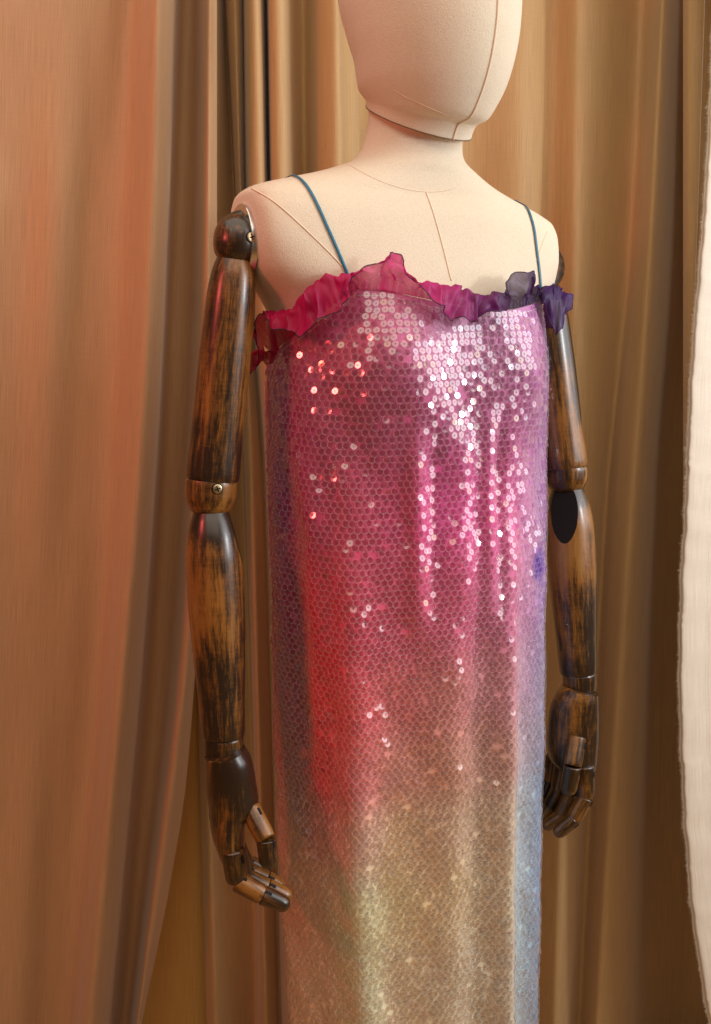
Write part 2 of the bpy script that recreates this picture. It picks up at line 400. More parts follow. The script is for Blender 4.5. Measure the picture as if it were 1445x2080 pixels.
cream_curtain, DG = curtain('curtain', D_ST, CURTR, rows=300, seed=11)
tag(cream_curtain, 'cream curtain with a ragged white frayed edge, lit by daylight', 'curtain')
# frayed threads along the raw edge
tv, tf = [], []
edge = [Vector(p) for p in DG[:, 0]]
for i in range(len(edge) - 1):
    for k in range(16):
        p = edge[i].lerp(edge[i + 1], random.random())
        d = Vector((-random.uniform(0.2, 1), random.uniform(-0.7, 0.3), random.uniform(-0.6, 0.6))).normalized()
        ln = random.uniform(0.0012, 0.0045) * (1.6 if random.random() < 0.15 else 1); w = 0.00025
        p0 = p + Vector((0.002, 0.0005, 0)); q1 = p + d * ln * 0.5 + Vector((0, -0.0004, random.uniform(-1, 1) * 0.001)); q2 = p + d * ln
        s = Vector((0, 0, w)); t = Vector((0, -w, 0)); b0 = len(tv)
        tv += [tuple(p0 - s), tuple(p0 + s), tuple(p0 + t), tuple(q1 - s), tuple(q1 + s), tuple(q1 + t), tuple(q2)]
        for a in range(3):
            a2 = (a + 1) % 3
            tf += [(b0 + a, b0 + a2, b0 + 3 + a2, b0 + 3 + a), (b0 + 3 + a, b0 + 3 + a2, b0 + 6)]
me = bpy.data.meshes.new('frayed_edge'); me.from_pydata(tv, [], tf)
tag(new_obj('frayed_edge', me, THREAD, cream_curtain), 'ragged white threads along the raw edge', kind='stuff')
new_obj('selvedge_roll', tube_mesh('selvedge_roll', [p + Vector((0.0008, -0.0006, 0)) for p in edge], 0.0014, 6), THREAD, cream_curtain)

# ------------------------------------------------------------------ mannequin frame
YAW = math.radians(28.5)
AX, AY = 0.065, 1.153
LAT = Vector((math.cos(YAW), math.sin(YAW), 0)); FWD = Vector((math.sin(YAW), -math.cos(YAW), 0))
def body(x, y, z): return Vector((AX, AY, 0)) + LAT * x + FWD * y + Vector((0, 0, z))
mannequin = new_obj('mannequin', None); mannequin.location = (AX, AY, 0)
tag(mannequin, 'cream linen mannequin with egg head and jointed dark wooden arms', 'mannequin')
def part(name, me, m, parent=mannequin, mw=None):
    """child mesh whose vertices are in world space, or in the frame mw"""
    o = new_obj(name, me, m)
    o.parent = parent
    bpy.context.view_layer.update() if False else None
    o.matrix_parent_inverse = world_of(parent).inverted()
    o.matrix_basis = mw if mw is not None else Matrix.Identity(4)
    return o
def world_of(o):
    m = o.matrix_basis.copy() if o.type != 'EMPTY' else Matrix.Translation(o.location)
    if o.parent is not None: m = world_of(o.parent) @ o.matrix_parent_inverse @ m
    return m

def superellipse(hw, F, B, cy, n, K):
    t = np.linspace(0, 2 * np.pi, K, endpoint=False)
    c, s = np.sin(t), np.cos(t)
    x = hw * np.sign(c) * np.abs(c) ** (2 / n)
    y = np.sign(s) * np.abs(s) ** (2 / n); y = cy + np.where(y > 0, (F - cy) * y, (cy - B) * y)
    return x, y
# torso and neck: z, half width, front, back, roundness
T = np.array([
    (0.86, .145, .095, -.100, 2.2), (0.95, .138, .090, -.095, 2.2), (1.05, .136, .092, -.088, 2.2), (1.14, .143, .102, -.085, 2.25), (1.20, .150, .106, -.086, 2.3),
    (1.25, .158, .104, -.090, 2.4), (1.29, .172, .097, -.092, 2.5), (1.325, .204, .089, -.090, 2.6), (1.355, .222, .081, -.086, 2.6), (1.380, .226, .074, -.080, 2.5),
    (1.395, .218, .068, -.075, 2.4), (1.404, .196, .064, -.071, 2.3), (1.411, .170, .0625, -.068, 2.2), (1.418, .143, .061, -.066, 2.1), (1.426, .113, .0595, -.063, 2.05),
    (1.434, .089, .059, -.060, 2.0), (1.440, .0735, .057, -.0565, 2.0), (1.446, .0645, .0545, -.053, 2.0), (1.455, .0590, .0530, -.050, 2.0), (1.470, .0560, .0525, -.0465, 2.0), (1.490, .0535, .0530, -.042, 2.0), (1.53, .0515, .0535, -.039, 2.0)])
zz = np.concatenate([np.linspace(0.86, 1.36, 70), np.linspace(1.362, 1.46, 60), np.linspace(1.463, 1.53, 20)])
Ti = pchip(T[:, 0], T[:, 1:], zz)
rows = []
for z, (hw, F, B, n) in zip(zz, Ti):
    x, y = superellipse(hw, F, B, 0.0, n, 128)
    # collar bone hollow, and shoulders rolled slightly forward
    y = y + 0.006 * np.clip((np.abs(x) - 0.1) / 0.1, 0, 1)
    x = x / (1 + (np.abs(x) / 0.199) ** 16) ** (1 / 16)
    x = x - 0.012 * np.interp(z, [1.25, 1.32, 1.41, 1.45, 1.475], [0.3, 1, 1, 0.35, 0])
    x = np.where(x > 0, x * np.interp(z, [1.25, 1.34, 1.42, 1.44], [1, 0.94, 0.94, 1]), x)
    dz = -0.11 * np.clip(x - 0.045, 0, 1) * np.interp(z, [1.25, 1.36], [0, 1])
    rows.append([tuple(body(a, b, z + c)) for a, b, c in zip(x, y, dz)])
torso_me = grid_mesh('torso', rows, close=True, cap0=True, cap1=True)
torso = part('torso', torso_me, LINEN)
def bvh(me): return BVHTree.FromPolygons([v.co.copy() for v in me.vertices], [tuple(p.vertices) for p in me.polygons])
TB = bvh(torso_me)
def hit(tree, u, v):
    h = tree.ray_cast(CAM, ray(u, v)); return (h[0], h[1]) if h[0] is not None else None
def seam_on(tree, pix, name, parent, r=0.0008, n=10, lift=0.0):
    pts = []
    pp = catmull([(u, v, 0) for u, v in pix], n)
    for p in pp:
        h = hit(tree, p.x, p.y)
        if h: pts.append(h[0] + h[1] * lift)
    if len(pts) > 2: part(name, tube_mesh(name, pts, r), SEAM, parent)
seam_on(TB, [(866, 391), (880, 430), (897, 490), (917, 570)], 'seam', torso, 0.0010)
seam_on(TB, [(512, 383), (560, 412), (625, 470), (690, 535), (740, 600)], 'seam', torso, 0.0009)
seam_on(TB, [(706, 332), (745, 355), (790, 374), (840, 387), (890, 389), (928, 380)], 'seam', torso, 0.0005)
seam_on(TB, [(1112, 470), (1100, 500), (1090, 530)], 'seam', torso, 0.0006)

# head
HY = math.radians(36)
HL = Vector((math.cos(HY), math.sin(HY), 0)); HF = Vector((math.sin(HY), -math.cos(HY), 0))
HD = np.array([  # order, zb, hw, front, back, tilt
    (0, 1.478, .0580, .0660, -.0480, -.48), (1, 1.484, .0588, .0685, -.0480, -.45), (2, 1.4890, .0600, .0740, -.0470, -.36), (3, 1.4930, .0625, .0930, -.0470, -.26),
    (4, 1.502, .0690, .1060, -.0500, -.14), (5, 1.513, .0750, .1150, -.0540, -.07), (6, 1.535, .0810, .1240, -.0540, -.02), (7, 1.565, .0870, .1290, -.0650, 0),
    (8, 1.600, .0905, .1300, -.0800, 0), (9, 1.640, .0870, .1220, -.0920, 0), (10, 1.675, .0730, .1000, -.0800, 0), (11, 1.698, .0480, .0680, -.0520, 0), (12, 1.707, .0200, .033, -.018, 0), (13, 1.7085, .0010, .009, .006, 0)])
tt = np.linspace(0, 13, 120); Hi = pchip(HD[:, 0], HD[:, 1:], tt)
rows = []
for zb, hw, F, B, k in Hi:
    cy = 0.5 * (F + B) * 0.75
    x, y = superellipse(hw, F, B, cy, 2.05, 112)
    rows.append([tuple(Vector((AX, AY, 0)) + HL * a + HF * b + Vector((0, 0, zb + 0.006 + k * (b - 0.015)))) for a, b in zip(x, y)])
head_me = grid_mesh('head', rows, close=True, cap0=True, cap1=True)
head = part('head', head_me, LINEN)
HB = bvh(head_me)
fr = [Vector(r[0]) for r in rows if Vector(r[0]).z < 1.70]
part('seam', tube_mesh('seam', [p + HF * 0.0002 for p in fr], 0.0013, 8), SEAM, head)
part('neck_joint', tube_mesh('neck_joint', [Vector(p) for p in rows[0]] + [Vector(rows[0][0])], 0.0007, 6), GAP, head)
seam_on(HB, [(800, 184), (830, 200), (870, 218), (905, 232), (930, 237), (950, 233)], 'seam', head, 0.0005)

# ------------------------------------------------------------------ arms
def limb(name, p0, p1, prof, m, sides=44, parent=mannequin, cut=None, squash=1.0):
    """lathe between two points; prof (t, r) in metres; cut = (plane point t, offset, direction)"""
    L_ = (p1 - p0).length
    pr = np.array(prof)
    # densify, keep repeated t as hard steps
    out = []
    for i in range(len(pr) - 1):
        (t0, r0), (t1, r1) = pr[i], pr[i + 1]
        out.append((t0, r0))
        if t1 - t0 > 0.02:
            ts = np.linspace(t0, t1, 9)[1:-1]
            seg = [k for k in range(len(pr))]
            uniq_t, idx = np.unique(pr[:, 0], return_index=True)
            rr = pchip(uniq_t, pr[np.sort(idx), 1], ts)
            out += list(zip(ts, rr))
    out.append(tuple(pr[-1]))
    me = lathe(name, [(t * L_, max(r, 1e-6)) for t, r in out], sides)
    mw = frame_z(p0, p1)
    if cut is not None:
        pt, nrm = cut
        inv = mw.inverted(); lp = inv @ pt; ln = (inv.to_3x3() @ nrm).normalized()
        bm = bmesh.new(); bm.from_mesh(me)
        r = bmesh.ops.bisect_plane(bm, geom=bm.verts[:] + bm.edges[:] + bm.faces[:], plane_co=lp, plane_no=ln, clear_outer=True)
        edges = [e for e in r['geom_cut'] if isinstance(e, bmesh.types.BMEdge)]
        f = bmesh.ops.edgeloop_fill(bm, edges=edges)
        for fc in f['faces']: fc.material_index = 1; fc.smooth = False
        bm.to_mesh(me); bm.free()
    sharp_by_angle(me)
    return part(name, me, [m, BLACK] if cut else m, parent, mw)
def sharp_by_angle(me, ang=40):
    bm = bmesh.new(); bm.from_mesh(me)
    for e in bm.edges:
        if len(e.link_faces) == 2 and e.calc_face_angle(0) > math.radians(ang): e.smooth = False
    bm.to_mesh(me); bm.free()
def screw(p, n, r, parent):
    mw = frame_z(p, p + n, Vector((0.2, 0.1, 1)))
    me = lathe('screw', [(-0.004, r * 1.18), (0.0002, r * 1.18), (0.0002, r), (0.0011, r * 0.96), (0.0016, r * 0.75), (0.0017, 0.00001)], 20)
    sharp_by_angle(me)
    bm = bmesh.new(); bm.from_mesh(me)
    for f in bm.faces:
        c = f.calc_center_median()
        if math.hypot(c.x, c.y) > r * 1.02: f.material_index = 1
    for a in (0.5, 0.5 + math.pi / 2):
        g = bmesh.ops.create_cube(bm, size=1.0)
        bmesh.ops.scale(bm, vec=(r * 1.25, r * 0.24, 0.0008), verts=g['verts'])
        bmesh.ops.rotate(bm, matrix=Matrix.Rotation(a, 3, 'Z'), verts=g['verts'])
        bmesh.ops.translate(bm, vec=(0, 0, 0.0016), verts=g['verts'])
        for v in g['verts']:
            for f in v.link_faces: f.material_index = 1
    bm.to_mesh(me); bm.free()
    return part('screw', me, [BRASS, BLACK], parent, mw)
def rounded(L0, r, e):  # profile of a rod with eased ends
    return [(0, r - e), (0.03, r - e * 0.3), (0.08, r), (0.92, r), (0.97, r - e * 0.3), (1, r - e)]

def plate(side):
    pc = body(-0.2115 if side < 0 else 0.1765, 0.008, 1.350 if side < 0 else 1.337); n = LAT * side
    rows = []
    for q, (s, d) in enumerate([(1.0, -0.006), (1.0, 0.0008), (0.985, 0.0014), (0.0005, 0.0014)]):
        rows.append([tuple(pc + n * d + FWD * (0.031 * s * math.sin(a)) + Vector((0, 0, 0.037 * s * math.cos(a)))) for a in np.linspace(0, 2 * math.pi, 48, endpoint=False)])
    me = grid_mesh('shoulder_plate', rows, close=True); sharp_by_angle(me, 30)
    part('shoulder_plate', me, STEEL)
    return pc, n

# near arm (photo left)
def px(u, v, Y, n): return n * Y / (FPX * CP + (1040 - v) * SP)
def arm(spec):
    side = spec['side']
    pc, n = plate(side)
    Ys, Ye, Yw = spec['Y']
    def P(u, v):  # depth runs from shoulder to elbow to wrist with the height in the picture
        Y = float(np.interp(v, spec['v'], (Ys, Ye, Yw))); return at(u, v, Y)
    def R(v): return spec.get('k', 1.0) * float(np.interp(v, spec['v'], (Ys, Ye, Yw))) / (FPX * CP + (1040 - v) * SP)
    # block between plate and ball
    bc = P(*spec['ball'])
    q = pc + n * 0.001
    d = (bc - q)
    limb('shoulder_block', q - n * 0.002, q + d * 0.80, [(0, .030), (0.6, .030), (1, .026)], WOODD, 36)
    k = R(spec['ball'][1])
    b0, b1 = P(*spec['balltop']), P(*spec['ballbot'])
    ball = limb('shoulder_joint', b0, b1, [(0, .00001), (0.02, 14 * k), (0.10, 28 * k), (0.25, 40 * k), (0.45, 46.5 * k), (0.62, 48 * k), (0.85, 45 * k), (1, 38 * k)] if not spec.get('far') else
                [(0, .00001), (0.02, 14 * k), (0.10, 28 * k), (0.25, 40 * k), (0.45, 46.5 * k), (0.62, 48 * k), (0.85, 45 * k), (1, 38 * k)], WOOD)
    u0, u1 = P(*spec['ua'][0]), P(*spec['ua'][1])
    k0, k1 = R(spec['ua'][0][1]), R(spec['ua'][1][1])
    limb('upper_arm', u0, u1, [(0, 34 * k0), (0.02, 38 * k0), (0.08, 45 * k0), (0.22, 51 * k0), (0.5, 54 * k0), (0.8, 54.5 * k0), (0.985, 54.5 * k1), (1.0, 53 * k1)], WOOD)
    e0, e1 = P(*spec['el'][0]), P(*spec['el'][1]); ke = R(spec['el'][0][1])
    el = limb('elbow_joint', e0, e1, [(0, 48 * ke), (0.06, 51.5 * ke), (0.2, 52.5 * ke), (0.5, 51.5 * ke), (0.78, 46 * ke), (0.93, 40 * ke), (1, 35 * ke)], WOOD)
    f0, f1 = P(*spec['fa'][0]), P(*spec['fa'][1]); kf = R(spec['fa'][0][1])
    cut = (P(*spec['cut'][0]) + Vector(spec['cut'][2]), Vector(spec['cut'][1]).normalized())
    limb('forearm', f0, f1, [(0, 37 * kf), (0.04, 44 * kf), (0.12, 53 * kf), (0.22, 57.5 * kf), (0.38, 58 * kf), (0.6, 54 * kf), (0.8, 48.5 * kf), (0.985, 44 * kf), (1, 42.5 * kf)], WOODE, cut=cut)
    w0, w1 = P(*spec['wr'][0]), P(*spec['wr'][1]); kw = R(spec['wr'][0][1])
    limb('wrist_joint', w0, w1, [(0, 38.5 * kw), (0.1, 40 * kw), (0.5, 40.5 * kw), (0.9, 40 * kw), (1, 38 * kw)], WOODF)
    for (su, sv, r, who) in spec['screws']:
        tgt = {'b': ball, 'e': el}[who]
        me = tgt.data; mw = world_of(tgt)
        tree = BVHTree.FromPolygons([mw @ v.co for v in me.vertices], [tuple(p.vertices) for p in me.polygons])
        h = hit(tree, su, sv)
        if h: screw(h[0] - h[1] * 0.0002, h[1], r, tgt)
    # palm
    rows = []
    Yh = spec['Yh']; Tdir = Vector(spec['T']).normalized(); Nn = Vector((Tdir.y, -Tdir.x, 0)) * -1
    ps = np.array(spec['palm']); vv = np.linspace(ps[0, 0], ps[-1, 0], 46)
    pi = pchip(ps[:, 0], ps[:, 1:], vv)
    vc = 0.5 * (vv[0] + vv[-1]); porg = at(pi[20][0], vv[20], Yh)
    for v, (c, hu, ht, bulge) in zip(vv, pi):
        kk = px(c, v, Yh, 1.0); cc = at(c, v, Yh)
        t = np.linspace(0, 2 * np.pi, 48, endpoint=False)
        cs, sn = np.cos(t), np.sin(t)
        e = 2 / 2.1
        X = np.sign(cs) * np.abs(cs) ** e; Z = np.sign(sn) * np.abs(sn) ** e
        fr_ = 1 + 0 * Z
        rows.append([tuple(cc - porg + Vector((1, 0, 0)) * (hu * kk * a) + Tdir * (ht * b) + Vector((0, 0, spec['slope'] * a * hu * kk))) for a, b in zip(X, Z)])
    me = grid_mesh('palm', rows, close=True, cap0=True, cap1=True); sharp_by_angle(me, 50)
    palm = part('palm', me, WOODD, mannequin, Matrix.Translation(porg))
    # fingers: polyline of joints, three or two segments
    for fi, (pts, r0, r1, Y) in enumerate(spec['fingers']):
        pp = [at(u, v, Y + dy) for (u, v, dy) in pts]
        prev = None
        nseg = len(pp) - 1
        for s in range(nseg):
            ra = r0 + (r1 - r0) * s / nseg; rb = r0 + (r1 - r0) * (s + 1) / nseg
            a, b = pp[s], pp[s + 1]; Ls = (b - a).length
            last = s == nseg - 1
            if last: prof = [(0, ra * 0.93), (0.03, ra), (0.5, (ra + rb) / 2), (0.72, rb), (0.86, rb * 0.86), (0.95, rb * 0.58), (0.99, rb * 0.28), (1, 0.00001)]
            else: prof = [(0, ra * 0.90), (0.04, ra * 0.99), (0.5, (ra + rb) / 2 * 1.02), (0.95, rb), (1, rb * 0.92)]
            o = limb('finger' if s == 0 else 'finger_segment', a - (b - a).normalized() * (0.004 if s == 0 else 0.0), b, prof, WOODF, 24, mannequin if s == 0 else prev)
            if s == 0: prev = o
            # dark hinge slot at the inner side of the joint
            if s < nseg and spec['slot']:
                mid = a.lerp(b, 0.12 if s else 0.16)
                dirn = (b - a).normalized(); inn = Vector(spec['slot']); inn = (inn - dirn * inn.dot(dirn)).normalized()
                mw = frame_z(mid + inn * (ra * 0.86), mid + inn * (ra * 0.86) + dirn, inn)
                bm = bmesh.new(); bmesh.ops.create_cube(bm, size=1.0); bmesh.ops.scale(bm, vec=(ra * 0.34, ra * 0.34, ra * 0.75), verts=bm.verts[:])
                bmesh.ops.bevel(bm, geom=bm.edges[:], offset=ra * 0.06, segments=1, affect='EDGES')
                me2 = bpy.data.meshes.new('hinge_slot'); bm.to_mesh(me2); bm.free()
                part('hinge_slot', me2, BLACK, prev if prev is not None else o, mw)

arm(dict(side=-1, Y=(1.035, 1.03, 1.00), v=(480, 1000, 1500), ball=(484, 485), balltop=(484, 434), ballbot=(480, 528),
         ua=((478, 522), (432, 972)), el=((430, 972), (427, 1042)), fa=((430, 1040), (455, 1496)), wr=((455, 1494), (455, 1536)),
         cut=((481, 1100), (0.95, 0.12, 0.24), (0, 0, 0)), screws=[(511, 482, 0.0052, 'b'), (442, 993, 0.0050, 'e')],
         Yh=0.99, T=(0.10, -1, 0), slope=0.22,
         palm=[(1527, 457, 41, .027, 0), (1550, 464, 47, .029, 0), (1600, 470, 51, .031, 0), (1632, 475, 51, .032, 0), (1655, 468, 42, .033, 0), (1680, 464, 34, .0345, 0), (1715, 470, 28, .035, 0), (1732, 473, 24, .033, 0), (1738, 474, 20, .030, 0)],
         fingers=[([(512, 1648, -.014), (541, 1705, -.030), (548, 1764, -.034)], .0112, .0100, 0.99),
                  ([(474, 1732, -.024), (482, 1789, -.026), (534, 1818, -.028), (588, 1842, -.028)], .0128, .0088, 0.99),
                  ([(478, 1730, -.003), (492, 1783, -.004), (543, 1803, -.004), (592, 1826, -.004)], .0128, .0088, 0.99),
                  ([(481, 1726, .016), (500, 1770, .016), (542, 1787, .016), (576, 1806, .016)], .0122, .0086, 0.99),
                  ([(483, 1722, .034), (502, 1752, .034), (530, 1766, .034), (546, 1786, .034)], .0108, .0080, 0.99)],
         slot=(0.75, -0.55, 0.5)))
arm(dict(side=1, k=0.85, far=True, Y=(1.262, 1.255, 1.225), v=(540, 970, 1370), ball=(1100, 548), balltop=(1098, 505), ballbot=(1102, 582),
         ua=((1104, 580), (1147, 948)), el=((1150, 946), (1150, 996)), fa=((1152, 992), (1175, 1367)), wr=((1177, 1365), (1178, 1400)),
         cut=((1140, 1030), (-0.42, -0.85, 0.28), (0, -0.020, 0)), screws=[],
         Yh=1.215, T=(0.12, -1, 0), slope=-0.2,
         palm=[(1400, 1179, 34, .024, 0), (1415, 1174, 40, .027, 0), (1450, 1167, 48, .029, 0), (1490, 1164, 50, .031, 0), (1525, 1162, 49, .033, 0), (1548, 1162, 45, .033, 0), (1562, 1165, 38, .030, 0), (1569, 1167, 28, .024, 0), (1571, 1168, 14, .014, 0)],
         fingers=[([(1172, 1504, -.026), (1164, 1556, -.040), (1153, 1616, -.042)], .0118, .0104, 1.215),
                  ([(1188, 1560, -.024), (1190, 1618, -.026), (1167, 1662, -.028), (1127, 1697, -.028)], .0122, .0088, 1.215),
                  ([(1168, 1560, -.004), (1160, 1612, -.004), (1140, 1658, -.004), (1102, 1682, -.004)], .0120, .0086, 1.215),
                  ([(1143, 1550, .012), (1134, 1602, .012), (1117, 1638, .012), (1096, 1664, .012)], .0112, .0084, 1.215),
                  ([(1122, 1540, .028), (1115, 1584, .028), (1104, 1616, .028), (1090, 1640, .028)], .0100, .0078, 1.215)],
         slot=(0.8, -0.6, 0.1)))
# stand under the torso, hidden by the dress and below the frame
limb('stand_pole', Vector((AX, AY, 0.015)), Vector((AX, AY, 0.87)), [(0, .016), (0.5, .016), (1, .016)], STEEL, 20)
limb('stand_base', Vector((AX, AY, 0.001)), Vector((AX, AY, 0.026)), [(0, .15), (0.5, .15), (0.8, .145), (1, .03)], STEEL, 40)

# ------------------------------------------------------------------ dress
dress = new_obj('sequin_dress', None); dress.location = (AX, AY, 0)
tag(dress, 'magenta to champagne ombre slip dress covered in clear sequins, on the mannequin', 'dress')
# outline in the photo: v, left u, right u
OUT = np.array([(560, 556, 1106), (620, 552, 1110), (680, 549, 1117), (745, 546, 1121), (850, 546, 1122), (1000, 549, 1122), (1100, 555, 1121), (1300, 562, 1114), (1500, 567, 1112), (1700, 574, 1104), (1900, 588, 1101), (2080, 600, 1097), (2300, 612, 1094)], float)
cz, hwz, cxz = [], [], []
for v, ul, ur in OUT:
    l, r = at(ul, v, 1.125), at(ur, v, 1.125)
    cz.append(l.z); hwz.append((r.x - l.x) / 2); cxz.append((r.x + l.x) / 2)
order = np.argsort(cz); cz = np.array(cz)[order]; hwz = np.array(hwz)[order]; cxz = np.array(cxz)[order]
BR = 0.74
def g(x, s): return np.exp(-(x / s) ** 2)
def sstep(a, b, x):
    t = np.clip((x - a) / (b - a), 0, 1); return t * t * (3 - 2 * t)
def dress_pt(phi, z):
    """phi in radians, 0 = front, + towards the photo right; arrays of equal shape -> world xyz"""
    phi = np.asarray(phi, float); z = np.asarray(z, float)
    hw = np.interp(z, cz, hwz); cx = np.interp(z, cz, cxz)
    a = hw / math.sqrt(math.cos(YAW) ** 2 + (BR * math.sin(YAW)) ** 2); b = a * BR
    d = np.degrees((phi + np.pi) % (2 * np.pi) - np.pi)
    e = 2 / 2.15
    sx, sy = np.sin(phi), np.cos(phi)
    x = a * np.sign(sx) * np.abs(sx) ** e; y = b * np.sign(sy) * np.abs(sy) ** e
    # bust, then folds that start under it and deepen towards the hem
    dr = 0.016 * (g(d + 27, 19) + g(d - 25, 19)) * g(z - 1.225, 0.060) - 0.006 * g(d, 14) * g(z - 1.22, 0.07)
    dr = dr - 0.006 * g(z - 1.09, 0.07) * sstep(70, 30, np.abs(d))
    low = sstep(1.16, 0.80, z)
    mid = sstep(1.19, 1.11, z) * sstep(0.90, 1.02, z)
    dr = dr + mid * (0.0075 * g(d + 20, 4.0) - 0.0045 * g(d + 13, 4) + 0.0075 * g(d - 8, 3.2) - 0.006 * g(d - 13, 3.5) + 0.004 * g(d + 2, 4))
    dr = dr + sstep(1.20, 1.02, z) * (0.004 * g(d + 66, 7) - 0.005 * g(d + 80, 8) + 0.002 * g(d + 95, 7)) * sstep(0.70, 0.85, z)
    drift = (1.0 - z) * 12
    dr = dr + 1.15 * low * (0.013 * g(d + 47 - drift * 0.3, 8) - 0.010 * g(d + 22, 16) - 0.007 * g(d + 72, 12) + 0.011 * g(d - 16 - drift * 0.2, 5.5) - 0.008 * g(d - 4, 7) - 0.004 * g(d - 30, 9) + 0.004 * g(d - 48, 9))
    dr = dr + low * 0.006 * np.sin(np.radians(d) * 7 + 1.0) * sstep(70, 120, np.abs(d))
    dr = dr + 0.0012 * np.sin(d * 0.21 + z * 31) * np.sin(z * 23 + d * 0.05)
    nrm = np.sqrt((sx / a) ** 2 + (sy / b) ** 2); nx, ny = sx / a / nrm, sy / b / nrm
    x = x + nx * dr; y = y + ny * dr
    wx = cx + (LAT.x * x + FWD.x * y); wy = AY + (LAT.y * x + FWD.y * y)
    # keep the cloth outside the torso
    return np.stack([wx, wy, z + 0 * x], axis=-1)
# top edge from the photo's neckline
NP = 300
ph = np.linspace(-np.pi, np.pi, 241)
zt = np.linspace(1.18, 1.335, 60)
PH, ZT = np.meshgrid(ph, zt)
tmp = grid_mesh('probe', dress_pt(PH, ZT)); DB = bvh(tmp); bpy.data.meshes.remove(tmp)
def phi_of(p, zc):
    c = float(np.interp(zc, cz, cxz)); d = Vector((p.x - c, p.y - AY, 0))
    x, y = d.dot(LAT), d.dot(FWD)
    hw = float(np.interp(zc, cz, hwz)); a = hw / math.sqrt(math.cos(YAW) ** 2 + (BR * math.sin(YAW)) ** 2); b = a * BR
    return math.atan2(x / a, y / b)
NECK = [(556, 738), (563, 716), (576, 697), (600, 679), (640, 650), (690, 612), (722, 588), (770, 588), (850, 604), (950, 624), (1020, 630), (1070, 621), (1100, 611), (1108, 609)]
nk = []
for u, v in NECK:
    h = hit(DB, u, v)
    if h: nk.append((phi_of(h[0], h[0].z), h[0].z))
nk.sort()
nkx = np.array([k[0] for k in nk]); nkz = np.array([k[1] for k in nk])
nkx = np.concatenate([[-np.pi], nkx, [nkx[-1] + 0.35, 2.0, np.pi]]); nkz = np.concatenate([[1.215], nkz, [1.285, 1.225, 1.215]])
nkx[0] = -np.pi
def ztop(phi):
    p = (np.asarray(phi, float) + np.pi) % (2 * np.pi) - np.pi
    return pchip(nkx, nkz, np.atleast_1d(p))
HEM = 0.30
# pixel grid -> dye with red glow, blue daylight and fold shading painted in
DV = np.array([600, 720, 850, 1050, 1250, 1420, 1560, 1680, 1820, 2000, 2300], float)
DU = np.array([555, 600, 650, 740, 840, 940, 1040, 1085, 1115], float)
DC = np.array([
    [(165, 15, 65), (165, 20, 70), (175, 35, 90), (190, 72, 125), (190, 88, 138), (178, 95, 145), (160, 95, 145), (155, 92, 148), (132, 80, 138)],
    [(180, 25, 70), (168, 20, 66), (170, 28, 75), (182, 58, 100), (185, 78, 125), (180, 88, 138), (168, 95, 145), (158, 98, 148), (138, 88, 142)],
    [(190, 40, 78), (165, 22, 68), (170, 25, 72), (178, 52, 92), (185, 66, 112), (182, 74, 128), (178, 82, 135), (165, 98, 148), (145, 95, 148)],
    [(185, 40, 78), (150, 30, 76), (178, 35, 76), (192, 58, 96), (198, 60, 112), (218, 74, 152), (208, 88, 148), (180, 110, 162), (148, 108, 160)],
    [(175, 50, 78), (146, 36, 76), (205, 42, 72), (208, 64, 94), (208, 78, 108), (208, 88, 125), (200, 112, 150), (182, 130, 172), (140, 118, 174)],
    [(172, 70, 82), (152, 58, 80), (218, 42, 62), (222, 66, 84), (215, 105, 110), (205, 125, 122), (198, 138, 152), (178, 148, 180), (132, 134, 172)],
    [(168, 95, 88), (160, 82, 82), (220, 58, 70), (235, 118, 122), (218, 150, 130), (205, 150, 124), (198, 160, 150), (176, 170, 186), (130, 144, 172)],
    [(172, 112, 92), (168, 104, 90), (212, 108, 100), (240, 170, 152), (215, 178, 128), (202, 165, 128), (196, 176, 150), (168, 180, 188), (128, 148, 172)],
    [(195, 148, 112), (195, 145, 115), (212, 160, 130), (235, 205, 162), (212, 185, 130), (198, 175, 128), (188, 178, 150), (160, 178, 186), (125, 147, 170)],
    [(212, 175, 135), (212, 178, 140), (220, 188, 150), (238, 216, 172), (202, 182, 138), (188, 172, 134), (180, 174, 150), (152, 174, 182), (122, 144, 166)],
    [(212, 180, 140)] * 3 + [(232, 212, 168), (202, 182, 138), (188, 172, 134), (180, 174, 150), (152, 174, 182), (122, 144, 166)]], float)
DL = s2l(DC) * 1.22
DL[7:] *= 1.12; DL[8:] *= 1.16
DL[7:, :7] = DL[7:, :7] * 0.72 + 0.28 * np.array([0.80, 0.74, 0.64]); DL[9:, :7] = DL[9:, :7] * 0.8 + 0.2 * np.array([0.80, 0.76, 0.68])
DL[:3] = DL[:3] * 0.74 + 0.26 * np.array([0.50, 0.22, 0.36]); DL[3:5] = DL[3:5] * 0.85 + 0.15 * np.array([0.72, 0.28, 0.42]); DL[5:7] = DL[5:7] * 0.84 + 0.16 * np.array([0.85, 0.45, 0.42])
DL[:4, :3, 2] *= 1.5; DL[:4, :3, 1] *= 1.3; DL[:4, :3, 0] *= 0.92
